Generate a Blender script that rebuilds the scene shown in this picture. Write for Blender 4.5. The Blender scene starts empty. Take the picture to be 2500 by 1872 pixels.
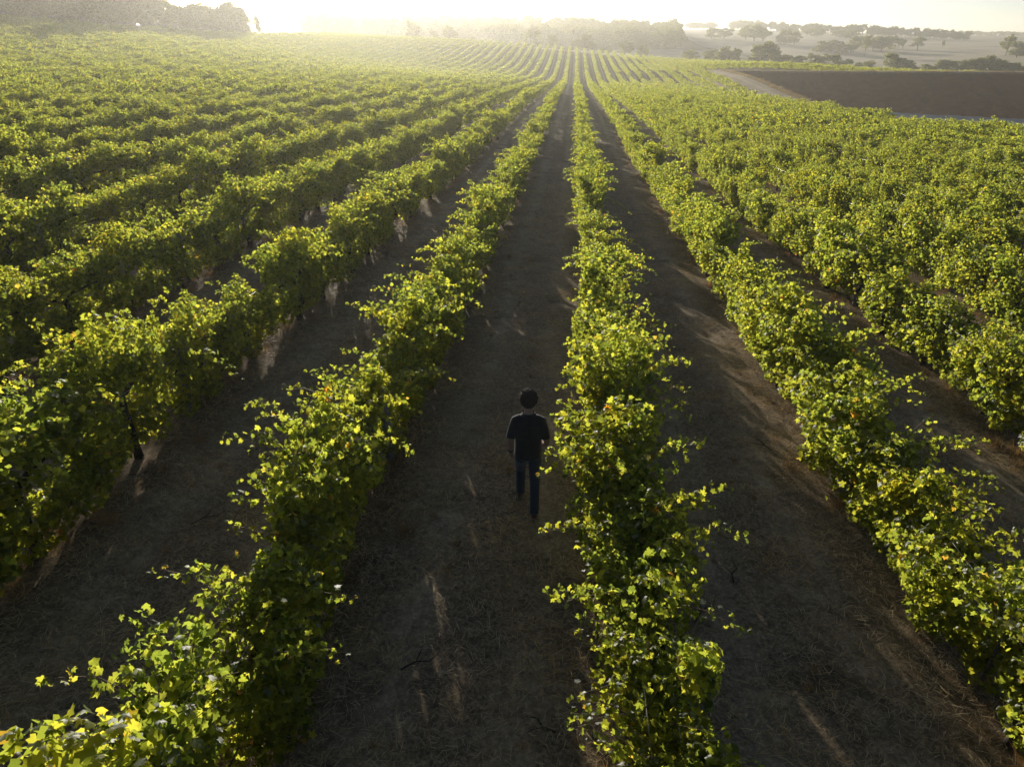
import bpy, bmesh, math, random
import numpy as np
from mathutils import Vector, Matrix
R = math.radians
SC = bpy.context.scene
COL = SC.collection

# ---------------------------------------------------------------- camera, sky, sun, exposure
cam_data = bpy.data.cameras.new("camera")
cam = bpy.data.objects.new("camera", cam_data); COL.objects.link(cam)
CAM = Vector((0.85, 0.0, 5.3))
cam.location = CAM
cam.rotation_euler = (R(90 - 26.7), 0, R(4.7))
cam_data.sensor_width = 36.0
cam_data.lens = 36.0 * 1689 / 2500
cam_data.clip_end = 20000
SC.camera = cam

SUN_AZ, SUN_EL = -19.0, 9.2          # degrees; azimuth clockwise from +Y (the row direction)
SUN_DIR = Vector((math.sin(R(SUN_AZ)) * math.cos(R(SUN_EL)), math.cos(R(SUN_AZ)) * math.cos(R(SUN_EL)), math.sin(R(SUN_EL))))
world = bpy.data.worlds.new("World"); SC.world = world; world.use_nodes = True
wn = world.node_tree.nodes; wl = world.node_tree.links
sky = wn.new("ShaderNodeTexSky"); sky.sky_type = 'NISHITA'; sky.sun_disc = False
sky.sun_elevation = R(SUN_EL); sky.sun_rotation = R(SUN_AZ % 360)
sky.air_density = 0.5; sky.dust_density = 0.5; sky.ozone_density = 1.0
wl.new(sky.outputs[0], wn["Background"].inputs[0]); wn["Background"].inputs[1].default_value = 0.095
sun_data = bpy.data.lights.new("sun", 'SUN'); sun_data.energy = 5.0; sun_data.angle = R(0.6); sun_data.color = (1.0, 0.93, 0.80)
sun = bpy.data.objects.new("sun", sun_data); COL.objects.link(sun)
sun.rotation_euler = (-SUN_DIR).to_track_quat('-Z', 'Y').to_euler()
sun.location = (-60, 150, 80)
SC.view_settings.view_transform = 'Standard'; SC.view_settings.look = 'None'
SC.view_settings.exposure = 0.42; SC.view_settings.gamma = 1.0; SC.view_settings.use_curve_mapping = False
cy = SC.cycles
cy.use_denoising = True
cy.max_bounces = 4; cy.diffuse_bounces = 2; cy.glossy_bounces = 2; cy.transmission_bounces = 4; cy.volume_bounces = 1
cy.adaptive_threshold = .02
cy.caustics_reflective = False; cy.caustics_refractive = False
cy.sample_clamp_indirect = 4.0

# ---------------------------------------------------------------- helpers
def tag(o, label=None, cat=None, group=None, kind=None):
    if label: o["label"] = label
    if cat: o["category"] = cat
    if group: o["group"] = group
    if kind: o["kind"] = kind
    return o
def link(name, data, parent=None, loc=None):
    o = bpy.data.objects.new(name, data); COL.objects.link(o)
    if parent is not None: o.parent = parent
    if loc is not None: o.location = loc
    return o
def empty(name, loc=(0, 0, 0), rz=0):
    o = link(name, None, None, loc); o.rotation_euler = (0, 0, rz); o.empty_display_size = 0.2
    return o
def np_mesh(name, V, F, mat=None, smooth=False):
    """F: int array (n,3) or (n,4)"""
    me = bpy.data.meshes.new(name)
    V = np.asarray(V, np.float32); F = np.asarray(F, np.int32); n, k = F.shape
    me.vertices.add(len(V)); me.vertices.foreach_set("co", V.ravel())
    me.loops.add(n * k); me.loops.foreach_set("vertex_index", F.ravel())
    me.polygons.add(n); me.polygons.foreach_set("loop_start", np.arange(0, n * k, k, dtype=np.int32))
    if smooth: me.polygons.foreach_set("use_smooth", np.ones(n, bool))
    me.update(calc_edges=True)
    if mat: me.materials.append(mat)
    return me
class MB:
    """collects tubes and lofts (quads) into one mesh"""
    def __init__(s): s.V = []; s.F = []; s.n = 0
    def rings(s, rings, cap=True):
        k = len(rings[0]); b = s.n
        for r in rings: s.V += [tuple(p) for p in r]
        for i in range(len(rings) - 1):
            for j in range(k):
                a = b + i * k + j; c = b + i * k + (j + 1) % k
                s.F.append((a, c, c + k, a + k))
        s.n += k * len(rings)
        if cap:
            for e, sgn in ((0, 1), (len(rings) - 1, -1)):
                c = np.mean(np.array(rings[e]), axis=0); s.V.append(tuple(c)); ci = s.n; s.n += 1
                for j in range(k):
                    a = b + e * k + j; d = b + e * k + (j + 1) % k
                    s.F.append((ci, d, a) if sgn > 0 else (ci, a, d))
    def tube(s, pts, rad, k=6, cap=True):
        pts = [np.array(p, float) for p in pts]
        if not hasattr(rad, '__len__'): rad = [rad] * len(pts)
        rr = []; u = None
        for i, p in enumerate(pts):
            t = pts[min(i + 1, len(pts) - 1)] - pts[max(i - 1, 0)]; t = t / (np.linalg.norm(t) + 1e-9)
            if u is None:
                a = np.array([1.0, 0, 0]) if abs(t[0]) < .8 else np.array([0, 1.0, 0])
                u = np.cross(t, a)
            else: u = u - t * (u @ t)
            u = u / (np.linalg.norm(u) + 1e-9); v = np.cross(t, u)
            rr.append([p + rad[i] * (u * math.cos(2 * math.pi * j / k) + v * math.sin(2 * math.pi * j / k)) for j in range(k)])
        s.rings(rr, cap)
    def build(s, name, mat=None, smooth=True):
        me = bpy.data.meshes.new(name); me.from_pydata(s.V, [], s.F)
        if smooth: me.polygons.foreach_set("use_smooth", np.ones(len(me.polygons), bool))
        me.update()
        if mat: me.materials.append(mat)
        return me

# ---------------------------------------------------------------- materials
class N:
    def __init__(s, name):
        s.m = bpy.data.materials.new(name); s.m.use_nodes = True
        s.t = s.m.node_tree; s.t.nodes.clear()
        s.out = s.new("ShaderNodeOutputMaterial")
    def new(s, typ, **kw):
        n = s.t.nodes.new(typ)
        for k, v in kw.items(): setattr(n, k, v)
        return n
    def set(s, n, **ins):
        for k, v in ins.items():
            k = k.replace('_', ' ')
            if hasattr(v, 'is_linked') or hasattr(v, 'links'): s.t.links.new(v, n.inputs[k])
            else: n.inputs[k].default_value = v
        return n
    def l(s, a, b): s.t.links.new(a, b)
    def math(s, op, a, b=None, c=None, clamp=False):
        n = s.new("ShaderNodeMath", operation=op); n.use_clamp = clamp
        for i, v in enumerate((a, b, c)):
            if v is None: continue
            if isinstance(v, (int, float)): n.inputs[i].default_value = v
            else: s.l(v, n.inputs[i])
        return n.outputs[0]
    def noise(s, scale, detail=4, rough=.6, vec=None):
        n = s.new("ShaderNodeTexNoise"); n.inputs["Scale"].default_value = scale
        n.inputs["Detail"].default_value = detail; n.inputs["Roughness"].default_value = rough
        if vec is not None: s.l(vec, n.inputs["Vector"])
        return n.outputs[0]
    def ramp(s, fac, stops):
        n = s.new("ShaderNodeValToRGB"); e = n.color_ramp.elements
        while len(e) < len(stops): e.new(.5)
        for i, (p, c) in enumerate(stops):
            e[i].position = p; e[i].color = (*c, 1)
        s.l(fac, n.inputs[0]); return n.outputs[0]
    def mix(s, fac, a, b, mode='MIX'):
        n = s.new("ShaderNodeMix", data_type='RGBA', blend_type=mode)
        for i, v in ((0, fac), (6, a), (7, b)):
            if isinstance(v, (int, float)): n.inputs[i].default_value = v
            elif isinstance(v, tuple): n.inputs[i].default_value = (*v, 1)
            else: s.l(v, n.inputs[i])
        return n.outputs[2]
    def maprange(s, v, a, b, c=0., d=1.):
        n = s.new("ShaderNodeMapRange"); s.l(v, n.inputs[0])
        for i, x in enumerate((a, b, c, d)): n.inputs[i + 1].default_value = x
        return n.outputs[0]
    def bump(s, h, strength=.5, dist=.02):
        n = s.new("ShaderNodeBump"); n.inputs["Strength"].default_value = strength; n.inputs["Distance"].default_value = dist
        s.l(h, n.inputs["Height"]); return n.outputs[0]
    def pos(s): return s.new("ShaderNodeNewGeometry").outputs["Position"]

def simple(name, col, rough=.8, var=.3, scale=20., bump=0., metallic=0.):
    m = N(name); tc = m.new("ShaderNodeTexCoord").outputs["Object"]
    n = m.noise(scale, 4, .6, tc)
    d = tuple(c * (1 - var) for c in col); h = tuple(min(1, c * (1 + var)) for c in col)
    c = m.ramp(n, [(.3, d), (.7, h)])
    b = m.new("ShaderNodeBsdfPrincipled"); m.set(b, Base_Color=c, Roughness=rough, Metallic=metallic)
    if bump: m.l(m.bump(n, bump, .01), b.inputs["Normal"])
    m.l(b.outputs[0], m.out.inputs[0]); return m.m

def leaf_material(name, stops, trans_gain, trans=.5, gloss=.05, rough=.4):
    """thin leaf: diffuse + light passing through + a waxy sheen; colour differs leaf by leaf"""
    m = N(name)
    g = m.new("ShaderNodeNewGeometry"); oi = m.new("ShaderNodeObjectInfo")
    r = m.math('FRACT', m.math('ADD', g.outputs["Random Per Island"], oi.outputs["Random"]))
    c = m.ramp(r, stops)
    n = m.noise(1.1, 2, .5, m.pos())
    c = m.mix(m.maprange(n, .35, .7), c, m.mix(1.0, c, (1.25, 1.08, .75), 'MULTIPLY'))
    df = m.new("ShaderNodeBsdfDiffuse"); m.l(c, df.inputs[0])
    tr = m.new("ShaderNodeBsdfTranslucent"); m.l(m.mix(1.0, c, trans_gain, 'MULTIPLY'), tr.inputs[0])
    mx = m.new("ShaderNodeMixShader"); mx.inputs[0].default_value = trans
    m.l(df.outputs[0], mx.inputs[1]); m.l(tr.outputs[0], mx.inputs[2])
    gl = m.new("ShaderNodeBsdfGlossy"); gl.inputs["Roughness"].default_value = rough; gl.inputs[0].default_value = (1, 1, 1, 1)
    lw = m.new("ShaderNodeFresnel"); lw.inputs[0].default_value = 1.4
    m2 = m.new("ShaderNodeMixShader"); m.l(m.math('MULTIPLY', lw.outputs[0], gloss), m2.inputs[0])
    m.l(mx.outputs[0], m2.inputs[1]); m.l(gl.outputs[0], m2.inputs[2])
    m.l(m2.outputs[0], m.out.inputs[0]); return m.m

M_VINE = leaf_material("vine_leaf", [(0, (.034, .052, .016)), (.35, (.060, .084, .022)), (.7, (.085, .107, .026)), (.985, (.108, .124, .030)), (.995, (.14, .12, .034)), (1, (.17, .09, .028))], (6.8, 5.95, 2.6), .68, .045, .5)
M_EUC = leaf_material("gum_leaf", [(0, (.085, .100, .038)), (.6, (.125, .145, .056)), (1, (.16, .175, .075))], (3.2, 3.0, 1.7), .5, .1)
M_STRAW = leaf_material("straw", [(0, (.24, .18, .11)), (.5, (.46, .37, .24)), (1, (.72, .61, .43))], (1.2, 1.1, .9), .3, .1)
M_DRY = leaf_material("dry_grass_blade", [(0, (.16, .10, .05)), (.5, (.26, .18, .09)), (.9, (.36, .26, .14)), (1, (.12, .14, .04))], (1.5, 1.3, 1.0), .4, .1)
M_PALE = leaf_material("pale_grass_blade", [(0, (.34, .27, .16)), (1, (.50, .41, .26))], (1.3, 1.2, 1.0), .4, .1)
M_WOODV = simple("vine_bark", (.045, .032, .022), .95, .5, 40, .8)
M_CANE = simple("cane_bark", (.16, .085, .035), .7, .35, 60)
M_POST = simple("weathered_post", (.20, .18, .155), .9, .35, 25, .5)
M_STEEL = simple("galvanised_wire", (.55, .54, .50), .35, .1, 30, 0, .9)
M_STAKE = simple("rusty_steel", (.14, .11, .09), .7, .4, 40, .3, .3)
M_HOSE = simple("black_hose", (.05, .045, .04), .45, .2, 30)
M_BARK = simple("gum_bark", (.20, .17, .135), .9, .4, 6, .4)

# ---------------------------------------------------------------- the lie of the land
CTL = np.array([(-40,-30,2.97),(-15,-30,1.67),(-5,-30,0.7),(8,-30,0.18),(25,-30,-0.5),(-40,0,2.47),(-15,0,1.17),(-5,0,0.2),(8,0,-0.32),(25,0,-1),(-40,17,1.87),(-15,17,0.57),(-5,17,-0.4),(8,17,-0.92),(25,17,-1.6),(-40,43,0.87),(-15,43,-0.43),(-5,43,-1.4),(8,43,-1.92),(25,43,-2.6),(-40,68,0.27),(-15,68,-1.03),(-5,68,-2),(8,68,-2.52),(25,68,-3.2),(-40,119,-1.43),(-15,119,-2.73),(-5,119,-3.7),(8,119,-4.22),(25,119,-4.9),(-40,170,-3.33),(-15,170,-4.63),(-5,170,-5.6),(8,170,-6.12),(25,170,-6.8),(-40,205,-4.43),(-15,205,-5.73),(-5,205,-6.7),(8,205,-7.22),(25,205,-7.9),(-40,228,-4.53),(-15,228,-5.83),(-5,228,-6.8),(8,228,-7.32),(25,228,-8),(-40,284,-2.53),(-15,284,-3.83),(-5,284,-4.8),(8,284,-5.32),(25,284,-6),(60,0,-2.4),(60,43,-4),(60,85,-5.17),(-110.8,337,4.6),(-92.1,342.6,3.95),(-43,352.3,1.94),(0,355,-1.26),(19.3,351.5,-3.21),(45.3,342.1,-5.26),(68.8,333.1,-5.92),(96.6,321,-6.72),(113,310.4,-8.38),(-155.6,201.4,8.93),(-148.1,215.5,8.01),(-139.1,230.9,6.93),(-130.9,252.7,5.99),(-121.4,279.4,5.13),(-171.4,181.2,12.22),(-186.6,149.8,12.64),(-92.2,117.7,2.31),(-77.7,127.8,1.25),(-79.9,183,0.69),(-49.2,62.4,0.71),(-141,427.1,3.54),(-71.7,444.1,-2.93),(-206.6,342,9.42),(-244.8,315.7,12.58),(64.7,495.9,-2.03),(27.1,519.3,-2.42),(-55.5,516.9,-1),(-135.7,501.8,2.03),(35.3,699.2,7.44),(-74.9,695.9,8.77),(-182.1,675.7,10.65),(-248.4,654.1,10.53),(99.7,693,4.82),(50.2,998.8,6.48),(-260.7,965.2,10.64),(-414,684,14.21),(69.9,414.3,-7.1),(106.8,406.4,-9.68),(144.5,394.7,-11.94),(169.4,362.8,-11.1),(192.4,339.7,-10.57),(98.3,592,-1.75),(153.4,538.8,-5.59),(213.1,518.2,-7.47),(263.8,494.4,-5.62),(142.1,868.6,8.73),(190.5,828.6,7.03),(266.9,807.3,4.75),(319.5,788,2.61),(367.7,766.7,0.61),(387.3,700.5,-0.54),(177,1085.8,12.6),(323.3,1155.9,8.76),(561.9,1391.1,6.9),(723.3,1314.5,3.24),(488.9,756.1,2.44),(-1915.4,1757.3,6.67),(-1351.6,2220.6,12.45),(-416.3,2566.3,8.39),(641.4,2519.9,8.23),(1251.6,2279.4,7.88),(1713.3,1956.4,4.04),(44.3,276.6,-4.72),(43,228.1,-4.37),(97.1,284.1,-7.68),(148.3,261.3,-7.39),(152,199.2,-4.96),(90,120,-7.5),(110,170,-8),(150,60,-6),(200,0,-7),(-200,0,9),(-200,100,10),(-100,40,4.5),(-500,0,20),(500,0,-12),(-1500,300,25),(1500,300,-10)])
def tps_fit(P, lam=.003, S=100.):
    X = P[:, :2] / S; n = len(P)
    d = np.linalg.norm(X[:, None] - X[None], axis=2)
    A = np.zeros((n + 3, n + 3)); A[:n, :n] = d ** 2 * np.log(d + 1e-12) + np.eye(n) * lam
    A[:n, n] = 1; A[:n, n + 1:] = X; A[n, :n] = 1; A[n + 1:, :n] = X.T
    return X, np.linalg.solve(A, np.r_[P[:, 2], 0, 0, 0])
TX, TW = tps_fit(CTL)
def natural(x, y):
    x = np.asarray(x, float) / 100.; y = np.asarray(y, float) / 100.; n = len(TX)
    out = TW[n] + TW[n + 1] * x + TW[n + 2] * y
    for i in range(n):
        r2 = (x - TX[i, 0]) ** 2 + (y - TX[i, 1]) ** 2
        out = out + TW[i] * .5 * r2 * np.log(r2 + 1e-12)
    r = np.hypot(x, y); k = np.clip((r - 12) / 12, 0, 1); k = k * k * (3 - 2 * k)
    return out * (1 - k) + (-4.) * k
DAM = [(46, 130), (46, 231), (124, 191), (150, 92), (60, 103)]
DAM_Z = [-4.0, -4.1, -3.7, -7.2, -6.6]        # crest height along the edge that starts at that corner
WATER_Z = -11.5
def dam_dist(x, y):
    ds = []
    for i in range(len(DAM)):
        a = np.array(DAM[i], float); b = np.array(DAM[(i + 1) % len(DAM)], float)
        t = (b - a) / np.linalg.norm(b - a)
        ds.append((x - a[0]) * t[1] - (y - a[1]) * t[0])     # positive inside (corners run clockwise)
    return np.array(ds)
def smoothnoise(x, y, s, seed=0):
    a = np.sin(x / s * 1.7 + seed) * np.cos(y / s * 1.3 + seed * 2.1) + .5 * np.sin(x / s * 3.1 + y / s * 2.3 + seed * 3) + .35 * np.cos(y / s * 5.3 - x / s * 4.1 + seed)
    return a / 1.85
def ground_z(x, y):
    x = np.asarray(x, float); y = np.asarray(y, float)
    z = natural(x, y)
    d = dam_dist(x, y); zr = np.array(DAM_Z).reshape((-1,) + (1,) * x.ndim) + np.zeros_like(d)
    zr[0] = -4.0 - 2.4 * np.clip((195 - y) / 65, 0, 1); zr[1] = -4.2 + 1.6 * np.clip((x - 46) / 78, 0, 1)
    o = -d.min(axis=0)                                       # > 0 outside
    k = d.argmin(axis=0); zk = np.take_along_axis(zr, k[None], 0)[0]
    bank = zk - np.maximum(0, o - 3.0) / 3.2
    raised = (k != 3) & (k != 4)
    zo = np.where(raised, np.maximum(z, bank), z)
    near = np.clip(o / 14., 0, 1)
    zo = np.where(raised & (o < 14), np.minimum(zo, np.maximum(zk + .0, z * near + zk * (1 - near))), zo)
    gul = .6 * smoothnoise(x, y, 2.2, 1.0) + .25 * smoothnoise(x, y, 5, 4)
    zi = np.max(zr - d / 3.0, axis=0) + np.clip(-o / 10, 0, 1) * gul
    zi = np.maximum(zi, WATER_Z - 1.2)
    out = np.where(o > 0, zo, zi)
    rough = .05 * smoothnoise(x, y, 1.1, 2) + .03 * smoothnoise(x, y, .45, 5)
    return out + rough
def gz(x, y): return float(ground_z(np.array([float(x)]), np.array([float(y)]))[0])

SP = 3.3                                                     # row spacing
def in_vineyard(x, y):
    """main block (left of the dam), the corner in front of the dam, and the strip behind it"""
    lf = np.interp(y, [-50, 150, 200.9, 215.3, 230.9, 252.8, 279.6, 360], [-190, -172, -152, -144, -135, -127, -117, -112])
    main = (x > lf) & (x < 38.5) & (y < 352 - .02 * np.maximum(x, 0) ** 1.3)
    corner = (x >= 38.5) & (x < 120) & (y < 86 + .05 * (x - 38))
    rim = np.interp(x, [46, 124], [231, 191])
    strip = (x >= 38.5) & (x < 118) & (y > rim + 9) & (y < 345 - .55 * (x - 38))
    return main | corner | strip

# ground sheet
def axis(*segs):
    out = []
    for a, b, n in segs: out += list(np.linspace(a, b, n, endpoint=False))
    return np.array(out)
def geo(a, b, n): return list(np.geomspace(a, b, n))
xs = np.array([-v for v in geo(200, 2500, 26)][::-1] + list(axis((-195, -40, 62), (-40, -14, 50), (-14, 14, 90), (14, 40, 40), (40, 165, 84))) + geo(165, 2500, 40))
ys = np.array([-2500, -1500, -800, -400, -200, -100, -60, -40] + list(axis((-30, 0, 30), (0, 30, 110), (30, 100, 70), (100, 240, 94), (240, 420, 60), (420, 1000, 70))) + geo(1000, 2500, 16))
GX, GY = np.meshgrid(xs, ys)
GZ = ground_z(GX, GY)
nx, ny = len(xs), len(ys)
idx = np.arange(nx * ny).reshape(ny, nx)
GF = np.stack([idx[:-1, :-1], idx[:-1, 1:], idx[1:, 1:], idx[1:, :-1]], -1).reshape(-1, 4)

def ground_material():
    m = N("ground")
    p = m.pos(); sx = m.new("ShaderNodeSeparateXYZ"); m.l(p, sx.inputs[0])
    zone = m.new("ShaderNodeAttribute"); zone.attribute_name = "zone"      # r vineyard, g dam earth, b leaf litter under the woods
    zs = m.new("ShaderNodeSeparateColor"); m.l(zone.outputs["Color"], zs.inputs[0])
    nb = m.noise(.22, 5, .6, p); nm = m.noise(2.3, 5, .65, p); nf = m.noise(26, 5, .7, p); nff = m.noise(120, 3, .7, p)
    # vineyard floor: mown dry grass over grey brown soil
    soil = m.ramp(nm, [(.28, (.085, .064, .046)), (.5, (.20, .158, .116)), (.72, (.34, .28, .21))])
    straw = m.ramp(nf, [(.32, (.06, .046, .032)), (.5, (.22, .178, .128)), (.66, (.50, .415, .31))])
    v = m.mix(m.maprange(nb, .3, .7, .35, .8), soil, straw)
    # wheel tracks and the strip under the vines run with the rows
    wob = m.math('MULTIPLY', m.math('SUBTRACT', m.noise(.35, 3, .6, p), .5), .55)
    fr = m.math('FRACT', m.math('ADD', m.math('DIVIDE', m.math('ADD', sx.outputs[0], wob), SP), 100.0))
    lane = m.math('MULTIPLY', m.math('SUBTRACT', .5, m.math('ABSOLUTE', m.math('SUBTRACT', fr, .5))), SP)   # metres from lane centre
    trk = m.maprange(m.math('ABSOLUTE', m.math('SUBTRACT', lane, .62)), .08, .36, 1, 0)
    trk = m.math('MULTIPLY', trk, m.maprange(nm, .3, .65, .1, .9))
    v = m.mix(m.math('MULTIPLY', trk, .85), v, m.mix(.35, (.46, .40, .32), straw))
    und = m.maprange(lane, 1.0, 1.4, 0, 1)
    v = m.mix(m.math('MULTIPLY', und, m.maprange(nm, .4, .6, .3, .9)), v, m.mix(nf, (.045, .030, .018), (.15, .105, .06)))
    v = m.mix(m.maprange(m.noise(9, 4, .7, p), .44, .60, 0, .6), v, m.mix(1.0, v, (.42, .42, .42), 'MULTIPLY'))
    dk = m.maprange(m.noise(.9, 4, .7, p), .56, .70, 0, .75)
    v = m.mix(dk, v, (.065, .050, .037))
    v = m.mix(1.0, v, (1.55, 1.42, 1.22), 'MULTIPLY')
    # paddock: pale dry pasture
    pd = m.ramp(m.noise(.03, 6, .65, p), [(.3, (.38, .30, .18)), (.5, (.50, .40, .25)), (.7, (.60, .49, .31))])
    pd = m.mix(m.maprange(nm, .4, .7, 0, .5), pd, (.30, .25, .15))
    # dam: raw red brown earth
    ea = m.ramp(m.noise(.5, 6, .7, p), [(.3, (.12, .032, .008)), (.55, (.24, .070, .018)), (.75, (.35, .118, .034))])
    ea = m.mix(m.maprange(sx.outputs[2], -11.5, -5.5, 0, .6), ea, (.21, .088, .030))
    gl = m.new('ShaderNodeMapping'); m.l(p, gl.inputs[0]); gl.inputs['Scale'].default_value = (.55, .12, .12)
    ea = m.mix(m.maprange(m.noise(1.0, 4, .6, gl.outputs[0]), .55, .68, 0, .55), ea, (.10, .042, .02))
    ea = m.mix(m.maprange(sx.outputs[0], 98, 125, 0, .65), ea, (.38, .13, .045))  # right bank redder: red soil, with its sunlit warmth mixed into the colour
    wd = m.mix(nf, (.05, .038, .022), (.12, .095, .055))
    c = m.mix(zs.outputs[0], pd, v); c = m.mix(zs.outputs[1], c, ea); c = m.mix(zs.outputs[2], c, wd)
    h = m.math('ADD', m.math('MULTIPLY', nf, .7), m.math('MULTIPLY', nff, .5))
    b = m.new("ShaderNodeBsdfPrincipled"); m.set(b, Base_Color=c, Roughness=.95)
    b.inputs["Specular IOR Level"].default_value = .15
    m.l(m.bump(h, .9, .05), b.inputs["Normal"])
    m.l(b.outputs[0], m.out.inputs[0]); return m.m

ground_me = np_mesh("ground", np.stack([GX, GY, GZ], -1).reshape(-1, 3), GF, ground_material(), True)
zone = np.zeros((nx * ny, 4), np.float32); zone[:, 3] = 1
gx, gy = GX.ravel(), GY.ravel()
zone[:, 0] = in_vineyard(gx, gy) | ((gy < 60) & (np.abs(gx) < 150))
zone[:, 0] = np.where((gx > 37) & (gx < 62) & (gy > 95) & (gy < 240), .6, zone[:, 0])
dd = dam_dist(gx, gy).min(axis=0); zone[:, 1] = np.clip((dd + .5) / 1.5, 0, 1)
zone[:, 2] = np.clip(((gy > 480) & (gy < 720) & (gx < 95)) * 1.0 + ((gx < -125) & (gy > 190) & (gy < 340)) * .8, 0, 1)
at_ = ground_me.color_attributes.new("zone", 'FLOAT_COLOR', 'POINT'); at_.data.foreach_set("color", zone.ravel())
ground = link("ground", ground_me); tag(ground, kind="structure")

# dam water
def water_material():
    m = N("dam_water"); b = m.new("ShaderNodeBsdfPrincipled")
    m.set(b, Base_Color=(.20, .215, .21, 1), Roughness=.35); b.inputs["IOR"].default_value = 1.33
    m.l(m.bump(m.noise(3.0, 4, .6, m.pos()), 1.0, .25), b.inputs["Normal"]); m.l(b.outputs[0], m.out.inputs[0]); return m.m
bmw = bmesh.new(); bmw.faces.new([bmw.verts.new((x, y, WATER_Z)) for x, y in [(50, 125), (52, 222), (118, 190), (146, 100), (64, 108)]][::-1])
wm = bpy.data.meshes.new("dam_water"); bmw.to_mesh(wm); bmw.free(); wm.materials.append(water_material())
tag(link("dam_water", wm), kind="structure")

# ---------------------------------------------------------------- grapevines
LEAF_HI = np.array([(0, .02, -.02), (-.20, -.20, -.10), (-.50, -.04, -.13), (-.37, .20, -.02), (-.55, .47, -.17), (-.24, .52, -.03), (0, .88, -.2),
                    (.24, .52, -.03), (.55, .47, -.17), (.37, .20, -.02), (.50, -.04, -.16), (.20, -.20, -.10), (0, .28, .03)])
LEAF_HI_F = np.array([(12, i, (i + 1) % 12) for i in range(12)])
LEAF_MD = np.array([(0, -.12, -.06), (-.52, .05, -.12), (-.42, .52, -.10), (0, .88, -.16), (.42, .52, -.10), (.52, .05, -.12), (0, .30, .04)])
LEAF_MD_F = np.array([(6, i, (i + 1) % 6) for i in range(6)])
LEAF_LO = np.array([(-.5, -.05, 0), (.5, -.05, 0), (.42, .8, -.12), (-.42, .8, -.12)])
LEAF_LO_F = np.array([(0, 1, 2), (0, 2, 3)])
LEAVES = {0: (LEAF_HI, LEAF_HI_F), 1: (LEAF_MD, LEAF_MD_F), 2: (LEAF_LO, LEAF_LO_F), 3: (LEAF_LO, LEAF_LO_F)}

def unit(a): return a / (np.linalg.norm(a, axis=-1, keepdims=True) + 1e-9)
def leaf_frames(rng, pos, out, n_up=.22, n_out=.5, n_rnd=.65):
    """a hanging leaf: its face turned outward and up, its tip falling"""
    n = len(pos)
    nr = unit(out * n_out + np.array([0, 0, n_up]) + rng.normal(0, n_rnd, (n, 3)))
    tip = np.array([0, 0, -1.0]) + out * .45 + rng.normal(0, .45, (n, 3))
    tip = unit(tip - nr * (tip * nr).sum(1, keepdims=True))
    side = np.cross(tip, nr)
    return np.stack([side, tip, nr], axis=1)                 # rows: local x, y, z
def leaf_mesh_arrays(lod, pos, fr, size, rng):
    L, F = LEAVES[lod]
    k = len(L); n = len(pos)
    LL = np.repeat(L[None], n, 0).copy()
    LL[:, :, 2] *= rng.uniform(-.6, 2.6, (n, 1)); LL[:, :, 0] *= rng.uniform(.85, 1.12, (n, 1))
    if lod == 0: LL = LL + rng.normal(0, .035, LL.shape)
    V = pos[:, None] + np.einsum('nij,nkj->nki', fr.transpose(0, 2, 1), LL * size[:, None, None])
    FF = (F[None] + (np.arange(n) * k)[:, None, None]).reshape(-1, 3)
    return V.reshape(-1, 3), FF

def cane_path(rng, y0, side, length, lift, spread, step=.075):
    p = np.array([rng.normal(0, .05), y0, .92]); d = np.array([side * spread, rng.normal(0, .25), lift]); d /= np.linalg.norm(d)
    pts = [p.copy()]; n = int(length / step)
    for i in range(n):
        f = i / n
        d = d + np.array([side * (.02 + .05 * f), rng.normal(0, .06), -.03 - .17 * f]) + rng.normal(0, .05, 3)
        d /= np.linalg.norm(d); p = p + d * step
        if p[2] < .35: break
        pts.append(p.copy())
    return pts

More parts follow.
